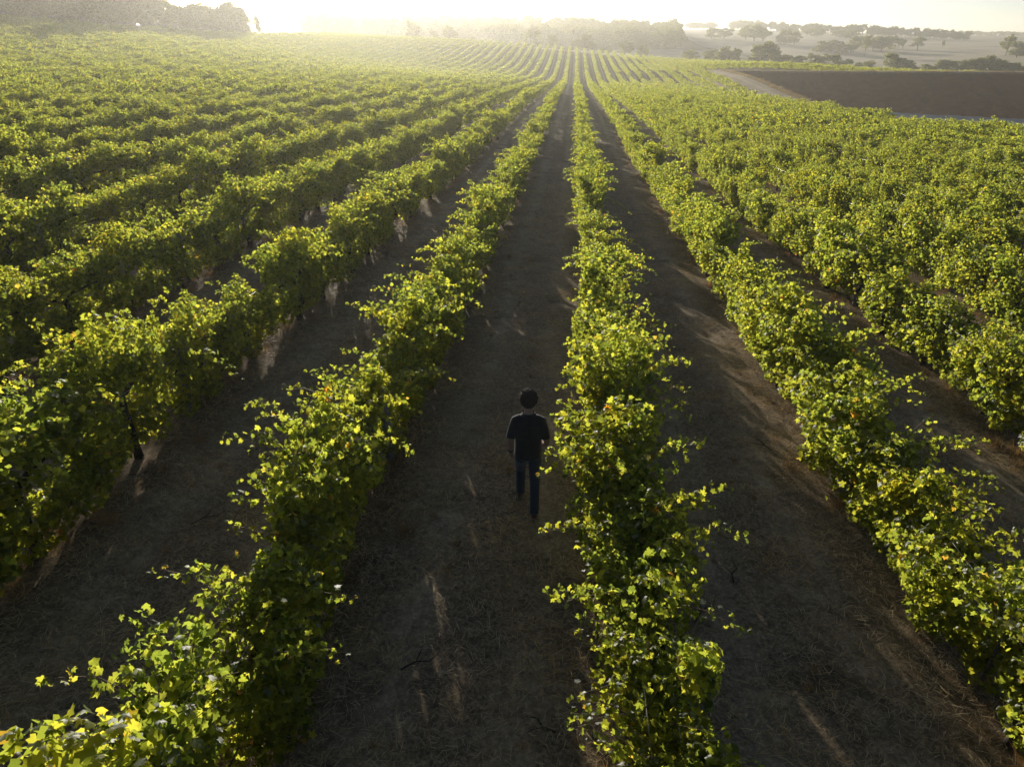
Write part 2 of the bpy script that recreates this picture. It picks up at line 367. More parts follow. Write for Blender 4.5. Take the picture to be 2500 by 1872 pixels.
def vine_geometry(rng, lod):
    """one vine: local y runs along its row; returns leaf arrays, cane paths, trunk paths"""
    hgt = rng.uniform(.88, 1.12); wid = rng.uniform(.85, 1.2); lean = rng.normal(0, .06)
    canes = []
    for i in range({0: 13, 1: 12, 2: 8, 3: 6}[lod]):         # upright shoots on top
        side = rng.choice([-1, 1]); y0 = rng.uniform(-.85, .85)
        canes.append(cane_path(rng, y0, side, rng.uniform(.6, 1.0) * hgt, 1.0, abs(rng.normal(.05, .2)) * wid))
    for i in range({0: 9, 1: 8, 2: 5, 3: 3}[lod]):           # shoots that arch over and hang down the sides
        side = rng.choice([-1, 1]); canes.append(cane_path(rng, rng.uniform(-1, 1), side, rng.uniform(.85, 1.3), 1.0, rng.uniform(.08, .30)))
    for i in range(int(rng.integers(1, 4))):                 # a few stray shoots that stick out
        side = rng.choice([-1, 1]); canes.append(cane_path(rng, rng.uniform(-1, 1), side, rng.uniform(.75, 1.1), rng.uniform(.5, 1.6), rng.uniform(.3, .6)))
    pos = []; out = []; size = []
    for c in canes:
        m = len(c)
        for i, q in enumerate(c):
            if i < 2: continue
            for rep in range(4 if rng.random() < .4 else 3):
                o = np.array([np.sign(q[0] - lean) * rng.uniform(.1, 1), rng.normal(0, .7), rng.uniform(-.2, .4)]); o /= np.linalg.norm(o)
                pos.append(q + o * rng.uniform(.03, .11)); out.append(o); size.append(rng.uniform(.052, .085) * (1 - .45 * (i / m) ** 3))
    # lumps of foliage: leaves sit on the outside of a heap of overlapping clumps
    K = int(rng.integers(8, 11)); cc = np.zeros((K, 3)); cr = np.zeros((K, 3))
    cc[:, 1] = np.linspace(-.9, .9, K) + rng.normal(0, .10, K); cc[:, 0] = lean + rng.normal(0, .08, K) * wid
    cc[:, 2] = rng.uniform(.88, 1.36, K) * hgt - .09 * (np.abs(cc[:, 1]) / .9) ** 4; cr[:, 0] = rng.uniform(.18, .31, K) * wid; cr[:, 1] = rng.uniform(.24, .40, K); cr[:, 2] = rng.uniform(.26, .44, K)
    ex = int(rng.integers(1, 4))                             # lobes pushing out or up
    for e in range(ex):
        q = int(rng.integers(K)); cc[q, 0] = lean + rng.choice([-1, 1]) * rng.uniform(.15, .34); cc[q, 2] = rng.uniform(.8, 1.5); cr[q] *= .85
    q = int(rng.integers(K)); cc[q, 2] = rng.uniform(1.4, 1.62) * hgt; cr[q] *= .8
    low = np.stack([lean + rng.normal(0, .08, 8), np.linspace(-.88, .88, 8), rng.uniform(.30, .62, 8)], 1)
    cc = np.concatenate([cc, low]); cr = np.concatenate([cr, np.stack([rng.uniform(.16, .30, 8), np.full(8, .24), rng.uniform(.20, .34, 8)], 1)]); K += 8
    nf = {0: 3600, 1: 2600, 2: 800, 3: 400}[lod]
    wk = cr.prod(1) ** .66; wh = rng.choice(K, nf, p=wk / wk.sum())
    d = unit(rng.normal(0, 1, (nf, 3))); f = cc[wh] + d * cr[wh] * rng.uniform(.82, 1.06, (nf, 1))
    ins = (((f[:, None] - cc[None]) / cr[None]) ** 2).sum(-1); ins[np.arange(nf), wh] = 9
    ok = ins.min(1) > .62; f, d = f[ok], d[ok]
    pos = np.concatenate([np.array(pos), f]); out = np.concatenate([np.array(out), d]); size = np.concatenate([np.array(size), rng.uniform(.048, .086, len(f))])
    ni = {0: 800, 1: 620, 2: 220, 3: 100}[lod]                # old leaves inside
    wh = rng.choice(K, ni); d = unit(rng.normal(0, 1, (ni, 3))); f = cc[wh] + d * cr[wh] * rng.uniform(.1, .75, (ni, 1))
    pos = np.concatenate([pos, f]); out = np.concatenate([out, d]); size = np.concatenate([size, rng.uniform(.075, .10, ni)])
    keep = pos[:, 2] > .07; pos, out, size = pos[keep], out[keep], size[keep]
    if lod >= 2:
        n = {2: 700, 3: 260}[lod]; s = rng.choice(len(pos), min(n, len(pos)), replace=False); pos, out, size = pos[s], out[s], size[s]
        size = size * {2: 1.65, 3: 2.6}[lod]
    fr = leaf_frames(rng, pos, out)
    # trunk
    tx, ty = rng.normal(0, .05), rng.normal(0, .08)
    trunk = [(tx * .2, ty * 1.2, -.1), (tx, ty, .15), (-tx, ty * .4, .42), (tx * .7, -ty * .5, .66), (0, 0, .86)]
    return dict(pos=pos, fr=fr, size=size, canes=canes, trunk=trunk)

def trunk_mesh(g, rng, name, k=7):
    mb = MB(); b = rng.uniform(.045, .065)
    mb.tube(g['trunk'], [b * 1.5, b * 1.1, b, b * .95, b * .9], k)
    for s in (-1, 1):
        mb.tube([(0, 0, .82), (rng.normal(0, .02), s * .22, .91), (rng.normal(0, .03), s * .55, .93), (0, s * .95, .92)], [b * .75, b * .65, b * .5, b * .25], k)
    return mb.build(name, M_WOODV)
def canes_mesh(g, name):
    mb = MB()
    for c in g['canes']:
        c2 = c[::3] + ([c[-1]] if (len(c) - 1) % 3 else [])
        if len(c2) > 1: mb.tube(c2, np.linspace(.0055, .0022, len(c2)), 3, False)
    return mb.build(name, M_CANE)

NPROTO = {0: 9, 1: 10, 2: 7, 3: 6}
VINES = {}
rng = np.random.default_rng(11)
for lod, n in NPROTO.items():
    VINES[lod] = []
    for i in range(n):
        g = vine_geometry(rng, lod)
        V, F = leaf_mesh_arrays(lod, g['pos'], g['fr'], g['size'], rng)
        d = dict(g=g, foliage=np_mesh("vine_foliage", V, F, M_VINE))
        if lod < 2:
            d['trunk'] = trunk_mesh(g, rng, "vine_trunk"); d['canes'] = canes_mesh(g, "vine_canes")
        VINES[lod].append(d)

# where every vine stands
view_inv = None
F_PX = 1689.; cp, sp_ = math.cos(R(26.7)), math.sin(R(26.7)); ya = R(4.7)
fwd = np.array([-math.sin(ya) * cp, math.cos(ya) * cp, -sp_]); rgt = np.array([math.cos(ya), math.sin(ya), 0]); upv = np.cross(rgt, fwd)
def project(x, y, z):
    v = np.stack([x - CAM.x, y - CAM.y, z - CAM.z], -1); d = v @ fwd
    return 1250 + F_PX * (v @ rgt) / d, 936 - F_PX * (v @ upv) / d, d
rng = np.random.default_rng(5)
VX, VY, VR = [], [], []
for i in range(-52, 36):
    x0 = SP * (i + .5); off = rng.uniform(0, 1.9)
    y = np.arange(-4, 352, 1.9) + off; y = y + rng.normal(0, .10, len(y))
    VX.append(np.full(len(y), x0) + rng.normal(0, .06, len(y))); VY.append(y); VR.append(np.full(len(y), i))
VX, VY, VR = map(np.concatenate, (VX, VY, VR))
ang = np.degrees(np.arctan2(VX - CAM.x, VY + 4)) + 4.7
keep = in_vineyard(VX, VY) & (np.abs(ang) < 44) & ((rng.random(len(VX)) > .012) | (VY < 30))
VX, VY, VR = VX[keep], VY[keep], VR[keep]
VZ = ground_z(VX, VY)
px, py, dep = project(VX, VY, VZ + 1.4)
dist = np.hypot(VX - CAM.x, VY)
inview = (dep > .5) & (px > -260) & (px < 2760) & (py > -20) & (py < 2500)
order = np.argsort(np.where(inview, dep, 1e9))
single = np.zeros(len(VX), bool); single[order[:300]] = True
print("vines", len(VX), "singles out to", dep[order[299]])

ORD = ["first", "second", "third", "fourth", "fifth", "sixth", "seventh", "eighth", "ninth", "tenth", "eleventh", "twelfth", "thirteenth", "fourteenth"]
def row_words(i):
    return ("%s row on the walking man's right" % ORD[i]) if i >= 0 else ("%s row on the walking man's left" % ORD[-i - 1])
TENS = ["", "", "twenty", "thirty", "forty"]
def nth(n):
    if n <= 14: return ORD[n - 1]
    w = {15: "fifteenth", 16: "sixteenth", 17: "seventeenth", 18: "eighteenth", 19: "nineteenth", 20: "twentieth", 30: "thirtieth", 40: "fortieth"}
    return w[n] if n in w else TENS[n // 10] + "-" + ORD[n % 10 - 1]
MAN_Y = 7.36
AHEAD = {}
for r_ in set(VR[order[:300]]):
    js = sorted([j for j in range(len(VX)) if VR[j] == r_ and VY[j] > -6], key=lambda j: VY[j])
    fr_ = [j for j in js if VY[j] >= MAN_Y]; bk = [j for j in js if VY[j] < MAN_Y][::-1]
    for n, j in enumerate(fr_[:45]): AHEAD[j] = "%s one ahead of him" % nth(n + 1)
    for n, j in enumerate(bk[:45]): AHEAD[j] = "%s one behind him" % nth(n + 1)
LEAF_ONE = []
for k in range(5):
    r2 = np.random.default_rng(70 + k)
    V, F = leaf_mesh_arrays(0, np.zeros((1, 3)), np.eye(3)[None], np.array([1.0]), r2)
    LEAF_ONE.append(np_mesh("leaf", V, F, M_VINE))

def child(name, me, par, **kw):
    o = bpy.data.objects.new(name, me); o.parent = par; COL.objects.link(o)
    for k, v in kw.items(): o[k] = v
    return o
def basis(fr, pos, s):
    m = Matrix.Identity(4)
    for c in range(3):
        for r in range(3): m[r][c] = fr[c][r] * s
        m[c][3] = pos[c]
    return m
rng = np.random.default_rng(21)
sing = [j for j in order[:300]]
VINE_OBJ = {}
for rank, j in enumerate(sing):
    lod = 0 if dep[j] < 15 else 1
    pi = int(rng.integers(len(VINES[lod]))); P = VINES[lod][pi]
    flip = int(rng.integers(2))
    if VR[j] == 0 and 5.5 < VY[j] < 11:                      # the vines beside the man keep clear of his lane
        ext = [(max(0, (-q['g']['pos'][:, 0]).max()) if fl == 0 else max(0, q['g']['pos'][:, 0].max()), i_, fl) for i_, q in enumerate(VINES[lod]) for fl in (0, 1)]
        ext.sort(); _, pi, flip = ext[int(rng.integers(4))]; P = VINES[lod][pi]
    o = empty("grapevine", (VX[j], VY[j], VZ[j]), math.pi * flip + rng.normal(0, .06))
    vg = 1 + .13 * float(smoothnoise(VX[j], VY[j], 3.5, 7)); s = rng.uniform(.92, 1.08) * vg; o.scale = (s * rng.uniform(.95, 1.1), s, s * rng.uniform(.92, 1.10))
    rw = row_words(int(VR[j]))
    tag(o, "grapevine in the %s, %s" % (rw, AHEAD[j]), "grapevine", "vines of the " + rw)
    child("trunk", P['trunk'], o); child("cane", P['canes'], o, kind="stuff")
    VINE_OBJ[j] = (o, P)
    if rank < 9:
        # the nearest vines: their largest, outermost leaves are leaves of their own
        g = P['g']; n = len(g['pos']); score = g['pos'][:, 2] * .8 + np.abs(g['pos'][:, 0]) + rng.uniform(0, .5, n)
        big = np.argsort(-score)[:220]; rest = np.setdiff1d(np.arange(n), big)
        key = 'rest'
        if key not in P:
            V, F = leaf_mesh_arrays(0, g['pos'][rest], g['fr'][rest], g['size'][rest], np.random.default_rng(3)); P[key] = np_mesh("vine_foliage_inner", V, F, M_VINE)
        child("foliage", P[key], o, kind="stuff")
        for q in big:
            l = child("leaf", LEAF_ONE[int(rng.integers(5))], o); l.matrix_local = basis(g['fr'][q], g['pos'][q], g['size'][q])
    else:
        child("foliage", P['foliage'], o, kind="stuff")

# long single shoots reaching into the lanes, as parts of the vine they grow from
def add_shoot(row, y, z0, direction, length, droop=.10, leaf=.09, label=None, n_leaf=None):
    js = [j for j in sing if VR[j] == row]; j = min(js, key=lambda q: abs(VY[q] - y)); o, P = VINE_OBJ[j]
    rs = np.random.default_rng(int(abs(y * 100)) + row + 50)
    inv = (Matrix.Translation(o.location) @ o.rotation_euler.to_matrix().to_4x4() @ Matrix.Diagonal((*o.scale, 1))).inverted()
    p = np.array([SP * (row + .5) + .25 * np.sign(direction[0]), y, gz(SP * (row + .5), y) + z0]); d = np.array(direction, float); d /= np.linalg.norm(d)
    pts = [p.copy()]; st = .07
    for i in range(int(length / st)):
        d = d + np.array([0, 0, -droop * (.3 + i * st / length)]) * .5 + rs.normal(0, .06, 3); d /= np.linalg.norm(d); p = p + d * st; pts.append(p.copy())
    lp = [tuple(inv @ Vector(q)) for q in pts]
    mb = MB(); mb.tube(lp, np.linspace(.006, .002, len(lp)), 4)
    sh = child("shoot", mb.build("shoot", M_CANE), o)
    side = np.cross(np.array(direction, float), [0, 0, 1]); side /= np.linalg.norm(side)
    for i in range(1, len(pts)):
        for rep in range(1 if rs.random() < .55 else 2):
            oo = side * (1 if (i + rep) % 2 else -1) * rs.uniform(.3, 1) + np.array([0, 0, rs.uniform(-.4, .6)]); oo /= np.linalg.norm(oo)
            q = pts[i] + oo * rs.uniform(.03, .09)
            fr = leaf_frames(rs, q[None], oo[None], .8, .35, .5)[0]
            l = child("leaf", LEAF_ONE[int(rs.integers(5))], sh)
            l.matrix_local = inv @ basis(fr, q, leaf * rs.uniform(.8, 1.15) * (1 - .55 * (i / len(pts)) ** 2))
    if label: o["label"] = label
    return o
add_shoot(-1, 8.0, 1.07, (-1.0, .05, .15), .85, .06, .085, "grapevine on the man's left with one long shoot reaching level over the far lane")
add_shoot(-1, 8.3, 1.43, (1.0, .15, .25), 1.15, .26, .085, "grapevine on the man's left whose yellowish top shoots arch over toward him")
add_shoot(-1, 8.1, 1.36, (.8, .3, .35), .9, .25, .085)
add_shoot(0, 6.9, 1.16, (-1, -.35, .12), 0.37, .08, .085)
add_shoot(0, 6.7, 1.14, (-1, .1, .1), 0.34, .12, .085)
add_shoot(0, 6.2, 0.99, (-1, -.3, .0), 0.40, .12, .085)
add_shoot(0, 5.4, 0.92, (-1, -.2, .05), 0.34, .12, .085)
add_shoot(0, 3.7, 1.16, (-1, -.3, .05), 0.38, .07, .085)
add_shoot(0, 3.6, 0.92, (-1, -.2, -.05), 0.31, .1, .085)
add_shoot(0, 9.5, 1.10, (-1, -.05, .1), 0.37, .1, .085)
add_shoot(0, 8.6, 0.88, (-1, 0, .05), 0.34, .1, .08)
for a_ in (-.5, -.1, .3): add_shoot(0, 8.9 + a_ * .7, 1.32, (1, a_, .3), .95, .3, .085)
add_shoot(0, 8.8, 1.10, (1, -.2, .2), .9, .25, .085)
add_shoot(0, 11.4, 1.23, (1, .45, .15), 1.15, .12, .085)
add_shoot(0, 12.4, 1.14, (1, .2, .1), .9, .3, .08)
add_shoot(0, 15.4, 1.23, (1, .1, .2), 1.3, .16, .085)
add_shoot(0, 19.0, 1.23, (1, .1, .2), 1.2, .16, .085)
add_shoot(0, 24.0, 1.28, (1, .0, .2), 1.2, .16, .085)
add_shoot(-1, 2.6, 1.28, (-1, 0, .2), .7, .1, .085)
add_shoot(-1, 5.7, 1.32, (-.6, .1, .8), .55, .1, .085)
add_shoot(-1, 13.2, 1.32, (-1, .1, .3), .8, .1, .085)
add_shoot(-2, 8.6, 1.32, (1, -.1, .2), 1.2, .25, .085)
add_shoot(1, 7.5, 0.75, (-1, -.2, .05), .6, .1, .085)
add_shoot(1, 14.0, 1.14, (1, .2, .25), 1.1, .15, .085)
add_shoot(-3, 13.0, 1.06, (1, -.1, .2), 1.2, .16, .085)


# the remaining vines: thousands, one mass
def instancer(name, pts, rotz, scale, index, meshes, tilt=None):
    """one object whose points carry copies of a few meshes (only for what nobody could count)"""
    col = bpy.data.collections.new(name + "_kinds")
    for i, me in enumerate(meshes):
        col.objects.link(bpy.data.objects.new("%s_%03d" % (name, i), me))
    me = bpy.data.meshes.new(name); me.vertices.add(len(pts)); me.vertices.foreach_set("co", np.asarray(pts, np.float32).ravel())
    a = me.attributes.new("rot", 'FLOAT_VECTOR', 'POINT'); r = np.zeros((len(pts), 3), np.float32); r[:, 2] = rotz
    if tilt is not None: r[:, :2] = tilt
    a.data.foreach_set("vector", r.ravel())
    a = me.attributes.new("scl", 'FLOAT_VECTOR', 'POINT'); a.data.foreach_set("vector", np.asarray(scale, np.float32).ravel())
    a = me.attributes.new("idx", 'INT', 'POINT'); a.data.foreach_set("value", np.asarray(index, np.int32))
    ob = link(name, me)
    ng = bpy.data.node_groups.new(name, 'GeometryNodeTree')
    ng.interface.new_socket("Geometry", in_out='INPUT', socket_type='NodeSocketGeometry'); ng.interface.new_socket("Geometry", in_out='OUTPUT', socket_type='NodeSocketGeometry')
    nn = ng.nodes; gi = nn.new('NodeGroupInput'); go = nn.new('NodeGroupOutput')
    ci = nn.new('GeometryNodeCollectionInfo'); ci.inputs[0].default_value = col; ci.inputs['Separate Children'].default_value = True; ci.inputs['Reset Children'].default_value = True
    ip = nn.new('GeometryNodeInstanceOnPoints'); ip.inputs['Pick Instance'].default_value = True
    def attr(nm, typ):
        n = nn.new('GeometryNodeInputNamedAttribute'); n.data_type = typ; n.inputs[0].default_value = nm
        return [s for s in n.outputs if s.enabled and s.name == 'Attribute'][0]
    e2r = nn.new('FunctionNodeEulerToRotation')
    ng.links.new(gi.outputs[0], ip.inputs['Points']); ng.links.new(ci.outputs[0], ip.inputs['Instance'])
    ng.links.new(attr("idx", 'INT'), ip.inputs['Instance Index']); ng.links.new(attr("rot", 'FLOAT_VECTOR'), e2r.inputs[0])
    ng.links.new(e2r.outputs[0], ip.inputs['Rotation']); ng.links.new(attr("scl", 'FLOAT_VECTOR'), ip.inputs['Scale'])
    ng.links.new(ip.outputs[0], go.inputs[0])
    mod = ob.modifiers.new("copies", 'NODES'); mod.node_group = ng
    return ob

rest = np.where(~single)[0]
meshes = []; base = {}
for lod in (1, 2, 3):
    base[lod] = len(meshes)
    for P in VINES[lod]:
        meshes.append(P['foliage'])
lodv = np.where(dist[rest] < 60, 1, np.where(dist[rest] < 140, 2, 3))
rng = np.random.default_rng(8)
index = np.array([base[l] + rng.integers(len(VINES[l])) for l in lodv])
sc = (1 + .17 * smoothnoise(VX[rest], VY[rest], 3.5, 7))[:, None] * rng.uniform(.92, 1.1, (len(rest), 1)) * rng.uniform([.82, 1, .86], [1.0, 1.05, 1.08], (len(rest), 3))
vy = instancer("vineyard_vines", np.stack([VX[rest], VY[rest], VZ[rest]], 1), math.pi * rng.integers(0, 2, len(rest)) + rng.normal(0, .06, len(rest)), sc, index, meshes)
tag(vy, "thousands of green vines filling the field up to the crest", "vineyard", kind="stuff")

# ---------------------------------------------------------------- trellis: posts, stakes, wires, drip hoses
def post_mesh(h, r, k=10):
    mb = MB(); rr = np.random.default_rng(int(h * 100))
    mb.tube([(0, 0, -.3), (0, 0, .2), (.01, 0, h * .6), (.0, .01, h - .03), (0, .01, h)], [r * 1.05, r, r * .97, r * .93, r * .8], k)
    return mb.build("post", M_POST)
POSTS = [post_mesh(1.16, .062), post_mesh(1.20, .055), post_mesh(1.12, .07)]
STK = MB(); STK.tube([(0, 0, -.2), (0, 0, 1.3)], .016, 6); STK = STK.build("stake", M_STAKE)
rng = np.random.default_rng(31)
for i in range(-8, 7):
    x0 = SP * (i + .5); ph = rng.uniform(0, 7.6); np_ = ns_ = 0
    for y in np.arange(1.0 + ph, 46, 7.6):
        a, b, d = project(np.array([x0]), np.array([y]), np.array([gz(x0, y) + 1.4]))
        if not (0 < a[0] < 2500 and 0 < b[0] < 1872): continue
        o = link("trellis_post", POSTS[int(rng.integers(3))], None, (x0 + rng.normal(0, .03), y, gz(x0, y))); o.rotation_euler = (rng.normal(0, .05), rng.normal(0, .05), rng.uniform(0, 6))
        np_ += 1; tag(o, "weathered grey wooden post, %s along the %s" % (nth(np_), row_words(i)), "post", "posts of the " + row_words(i))
    for y in np.arange(3.5 + ph * .5, 26, 5.7):
        a, b, d = project(np.array([x0]), np.array([y]), np.array([gz(x0, y) + .5]))
        if not (0 < a[0] < 2500 and 0 < b[0] < 1872) or abs(i) > 4: continue
        o = link("vine_stake", STK, None, (x0 + rng.normal(0, .05), y, gz(x0, y))); o.rotation_euler = (rng.normal(0, .04), rng.normal(0, .04), 0)
        ns_ += 1; tag(o, "thin dark steel stake, %s along the %s" % (nth(ns_), row_words(i)), "stake", "stakes of the " + row_words(i))
TALL = post_mesh(1.55, .075)
for x0, y, i in ((11.55, 18.5, 3), (-14.85, 21.0, -5)):
    o = link("end_post", TALL, None, (x0, y, gz(x0, y))); o.rotation_euler = (0, .12, 0)
    tag(o, "tall grey post standing clear above the %s" % row_words(i), "post")
for i in range(-9, 9):
    x0 = SP * (i + .5); y = np.arange(-3, 75, 1.5); z = ground_z(np.full(len(y), x0), y)
    for s, zz in ((-.10, 1.12), (.12, 1.10)):
        mb = MB(); mb.tube([(x0 + s + .01 * math.sin(q), q, w + zz + .02 * math.sin(q * .8)) for q, w in zip(y, z)], .0028, 4)
        tag(link("trellis_wire", mb.build("wire", M_STEEL)), "pale wire on the %s side, %s" % ("sunny" if s < 0 else "shaded", row_words(i)), "wire", "foliage wires of the " + row_words(i))
    mb = MB(); mb.tube([(x0 + .06 + .02 * math.sin(q * 1.3), q, w + .38 - .05 * abs(math.sin(q * 1.65))) for q, w in zip(y, z)], .009, 5)
    tag(link("drip_hose", mb.build("hose", M_HOSE)), "thin dark drip irrigation hose under the %s" % row_words(i), "hose", "drip hoses")

# ---------------------------------------------------------------- mown straw, dry tufts, weeds
def blades(rng, n, area, lmin, lmax, w, flat, mat, name, clump=False):
    L = rng.uniform(lmin, lmax, n); az = rng.uniform(0, 2 * math.pi, n)
    if clump:
        base = rng.normal(0, area * .35, (n, 2)); el = rng.uniform(.5, 1.35, n)
    else:
        base = rng.uniform(-area / 2, area / 2, (n, 2)); el = np.abs(rng.normal(0, flat, n))
    d = np.stack([np.cos(az) * np.cos(el), np.sin(az) * np.cos(el), np.sin(el)], 1)
    sd = unit(np.cross(d, [0, 0, 1]) + 1e-6) * w * rng.uniform(.6, 1.4, (n, 1)) * .5
    p0 = np.c_[base, np.full(n, .004) if clump else rng.uniform(.004, .02, n)]
    bend = np.stack([np.cos(az), np.sin(az), -np.ones(n) * .8], 1) * L[:, None] * (.28 if clump else .05)
    m = p0 + d * L[:, None] * .55; t = p0 + d * L[:, None] + bend; t[:, 2] = np.maximum(t[:, 2], .006)
    V = np.stack([p0 - sd, p0 + sd, m + sd * .8, m - sd * .8, t], 1).reshape(-1, 3)
    b = (np.arange(n) * 5)[:, None]
    F = np.concatenate([b + [0, 1, 2], b + [0, 2, 3], b + [3, 2, 4]]).reshape(-1, 3)
    return np_mesh(name, V, F, mat)
rng = np.random.default_rng(77)
STRAW = [blades(rng, 1000, 1.3, .03, .15, .0055, .22, M_STRAW, "straw") for _ in range(6)]
pts = []
for x in np.arange(-20, 20, 1.0):
    for y in np.arange(1.5, 36, 1.0):
        p = np.array([x + rng.uniform(-.4, .4), y + rng.uniform(-.4, .4)])
        a, b, d = project(np.array([p[0]]), np.array([p[1]]), np.array([0.]))
        if -150 < a[0] < 2650 and d[0] > 1 and b[0] < 2050: pts.append(p)
pts = np.array(pts); z = ground_z(pts[:, 0], pts[:, 1])
o = instancer("dry_straw", np.c_[pts, z], rng.uniform(0, 6.28, len(pts)), rng.uniform(.85, 1.15, (len(pts), 1)) * np.ones((1, 3)), rng.integers(0, 6, len(pts)), STRAW)
tag(o, "mown dry straw littering the lanes between the rows", "straw", kind="stuff")

TUFT = [blades(rng, 90, .22, .14, .42, .006, 0, M_DRY, "tuft", True) for _ in range(5)] + [blades(rng, 60, .4, .08, .22, .008, 0, M_DRY, "tuft_low", True) for _ in range(4)]
pts = []; sc_ = []
for i in range(-10, 9):
    x0 = SP * (i + .5)
    for y in np.arange(1, 60, .33 if abs(i) < 5 else .6):
        if rng.random() < .08 + .25 * math.sin(y * .7 + i * 2) ** 2: continue
        x = x0 + rng.normal(0, .26); yy = y + rng.uniform(-.2, .2); pts.append((x, yy)); sc_.append(rng.uniform(.45, .95))
for _ in range(2600):
    x = rng.uniform(-18, 18); y = rng.uniform(1.5, 40); pts.append((x, y)); sc_.append(rng.uniform(.2, .38))
pts = np.array(pts); z = ground_z(pts[:, 0], pts[:, 1]); sc_ = np.array(sc_)
o = instancer("dry_grass", np.c_[pts, z], rng.uniform(0, 6.28, len(pts)), sc_[:, None] * np.ones((1, 3)), rng.integers(0, 9, len(pts)), TUFT)
tag(o, "tufts of dry brown grass under the vines", "grass", kind="stuff")

# pale grass along the dam crest
PT = [blades(rng, 60, 1.6, .35, .8, .03, 0, M_PALE, "pale_tuft", True) for _ in range(4)]
pts = []
for a, b in (((45, 130), (45, 231)), ((45, 232), (124, 192))):
    a, b = np.array(a, float), np.array(b, float); n = int(np.linalg.norm(b - a) * 3.0)
    for t in rng.uniform(0, 1, n):
        if t < .02: continue
        p = a + (b - a) * t + rng.normal(0, .5, 2); pts.append(p)
pts = np.array(pts); z = ground_z(pts[:, 0], pts[:, 1])
o = instancer("pale_grass", np.c_[pts, z], rng.uniform(0, 6.28, len(pts)), rng.uniform(.4, .9, (len(pts), 1)) * np.ones((1, 3)), rng.integers(0, 4, len(pts)), PT)
tag(o, "pale dry grass along the crest of the earth dam", "grass", kind="stuff")

# fallen prunings on the lane floor
for k, (x, y, a, ln) in enumerate([(2.35, 5.6, .9, .5), (2.9, 6.3, 1.3, .35), (-.6, 4.6, .5, .4), (4.2, 9.5, 2.1, .5), (-3.6, 6.4, .7, .45), (-6.0, 11.2, 1.2, .6), (.9, 4.1, 2.6, .3)]):
    mb = MB(); mb.tube([(0, 0, .01), (ln * .4, .03, .02), (ln * .7, -.02, .015), (ln, .03, .03)], [.011, .009, .007, .003], 5)
    mb.tube([(ln * .4, .03, .02), (ln * .6, .12, .03), (ln * .7, .18, .02)], [.006, .005, .002], 4)
    o = link("fallen_twig", mb.build("twig", M_WOODV), None, (x, y, gz(x, y) + .01)); o.rotation_euler = (0, 0, a)
    tag(o, "dark broken twig lying on the straw of a lane", "twig", "fallen twigs")

# ---------------------------------------------------------------- the walking man
def ell(c, rx, ry, k=14, tilt=(0, 0)):
    return [(c[0] + rx * math.cos(2 * math.pi * j / k), c[1] + ry * math.sin(2 * math.pi * j / k), c[2] + tilt[0] * math.cos(2 * math.pi * j / k) + tilt[1] * math.sin(2 * math.pi * j / k)) for j in range(k)]
def remeshed(name, mb, mat, parent, voxel, smooth=3):
    me = mb.build(name, mat); o = link(name, me, parent)
    r = o.modifiers.new("r", 'REMESH'); r.mode = 'VOXEL'; r.voxel_size = voxel; r.use_smooth_shade = True
    s = o.modifiers.new("s", 'SMOOTH'); s.factor = .5; s.iterations = smooth
    return o
def cloth(name, col, var=.25):
    m = N(name); tc = m.new("ShaderNodeTexCoord").outputs["Object"]
    n = m.noise(9, 4, .6, tc); w = m.noise(320, 2, .6, tc)
    c = m.mix(n, tuple(v * (1 - var) for v in col), tuple(v * (1 + var) for v in col))
    b = m.new("ShaderNodeBsdfPrincipled"); m.set(b, Base_Color=c, Roughness=.9); b.inputs["Sheen Weight"].default_value = .25
    m.l(m.bump(m.math('ADD', m.math('MULTIPLY', n, 1.0), m.math('MULTIPLY', w, .1)), .6, .03), b.inputs["Normal"])
    m.l(b.outputs[0], m.out.inputs[0]); return m.m
def skin_material():
    m = N("skin"); b = m.new("ShaderNodeBsdfPrincipled"); tc = m.new("ShaderNodeTexCoord").outputs["Object"]
    m.set(b, Base_Color=m.mix(m.noise(14, 3, .5, tc), (.36, .19, .12), (.46, .27, .18)), Roughness=.55); b.inputs["Subsurface Weight"].default_value = .1; b.inputs["Subsurface Radius"].default_value = (.01, .004, .002)
    m.l(b.outputs[0], m.out.inputs[0]); return m.m
MX, MY = .44, 7.48
man = empty("person", (MX, MY, gz(MX, MY) - .005), R(2)); man.scale = (.94, .94, .94)
tag(man, "man in black short sleeved shirt and dark jeans walking away between rows", "person")
S = MB()
# torso, neck, head
S.rings([ell((0, .00, .86), .15, .10), ell((0, 0, 1.0), .155, .105), ell((0, .01, 1.15), .16, .105), ell((0, .01, 1.30), .18, .11), ell((0, .0, 1.42), .165, .09), ell((0, .0, 1.48), .09, .07), ell((0, .01, 1.52), .058, .06), ell((0, .02, 1.58), .056, .06),
         ell((0, .035, 1.61), .062, .075), ell((0, .04, 1.66), .075, .092), ell((0, .035, 1.72), .078, .098), ell((0, .03, 1.77), .070, .088), ell((0, .03, 1.805), .04, .05)])
for s in (-1, 1):                                                    # ears, eyes sockets and nose are small lofts on the head
    S.tube([(s * .074, .03, 1.645), (s * .088, .022, 1.66), (s * .090, .018, 1.685), (s * .078, .03, 1.70)], [.010, .013, .013, .009], 6)
S.tube([(0, .125, 1.70), (0, .145, 1.665), (0, .138, 1.652)], [.010, .015, .012], 6)
S.tube([(-.02, .122, 1.625), (.02, .122, 1.625)], .009, 6)
S.tube([(0, .09, 1.60), (0, .115, 1.59)], [.03, .022], 8)
arms = {-1: [(-.165, -.005, 1.42), (-.20, -.02, 1.30), (-.228, -.05, 1.14), (-.238, -.01, 1.00), (-.232, .035, .885)],
        1: [(.165, -.005, 1.42), (.205, -.025, 1.30), (.242, -.055, 1.15), (.248, .045, 1.03), (.228, .15, .955)]}
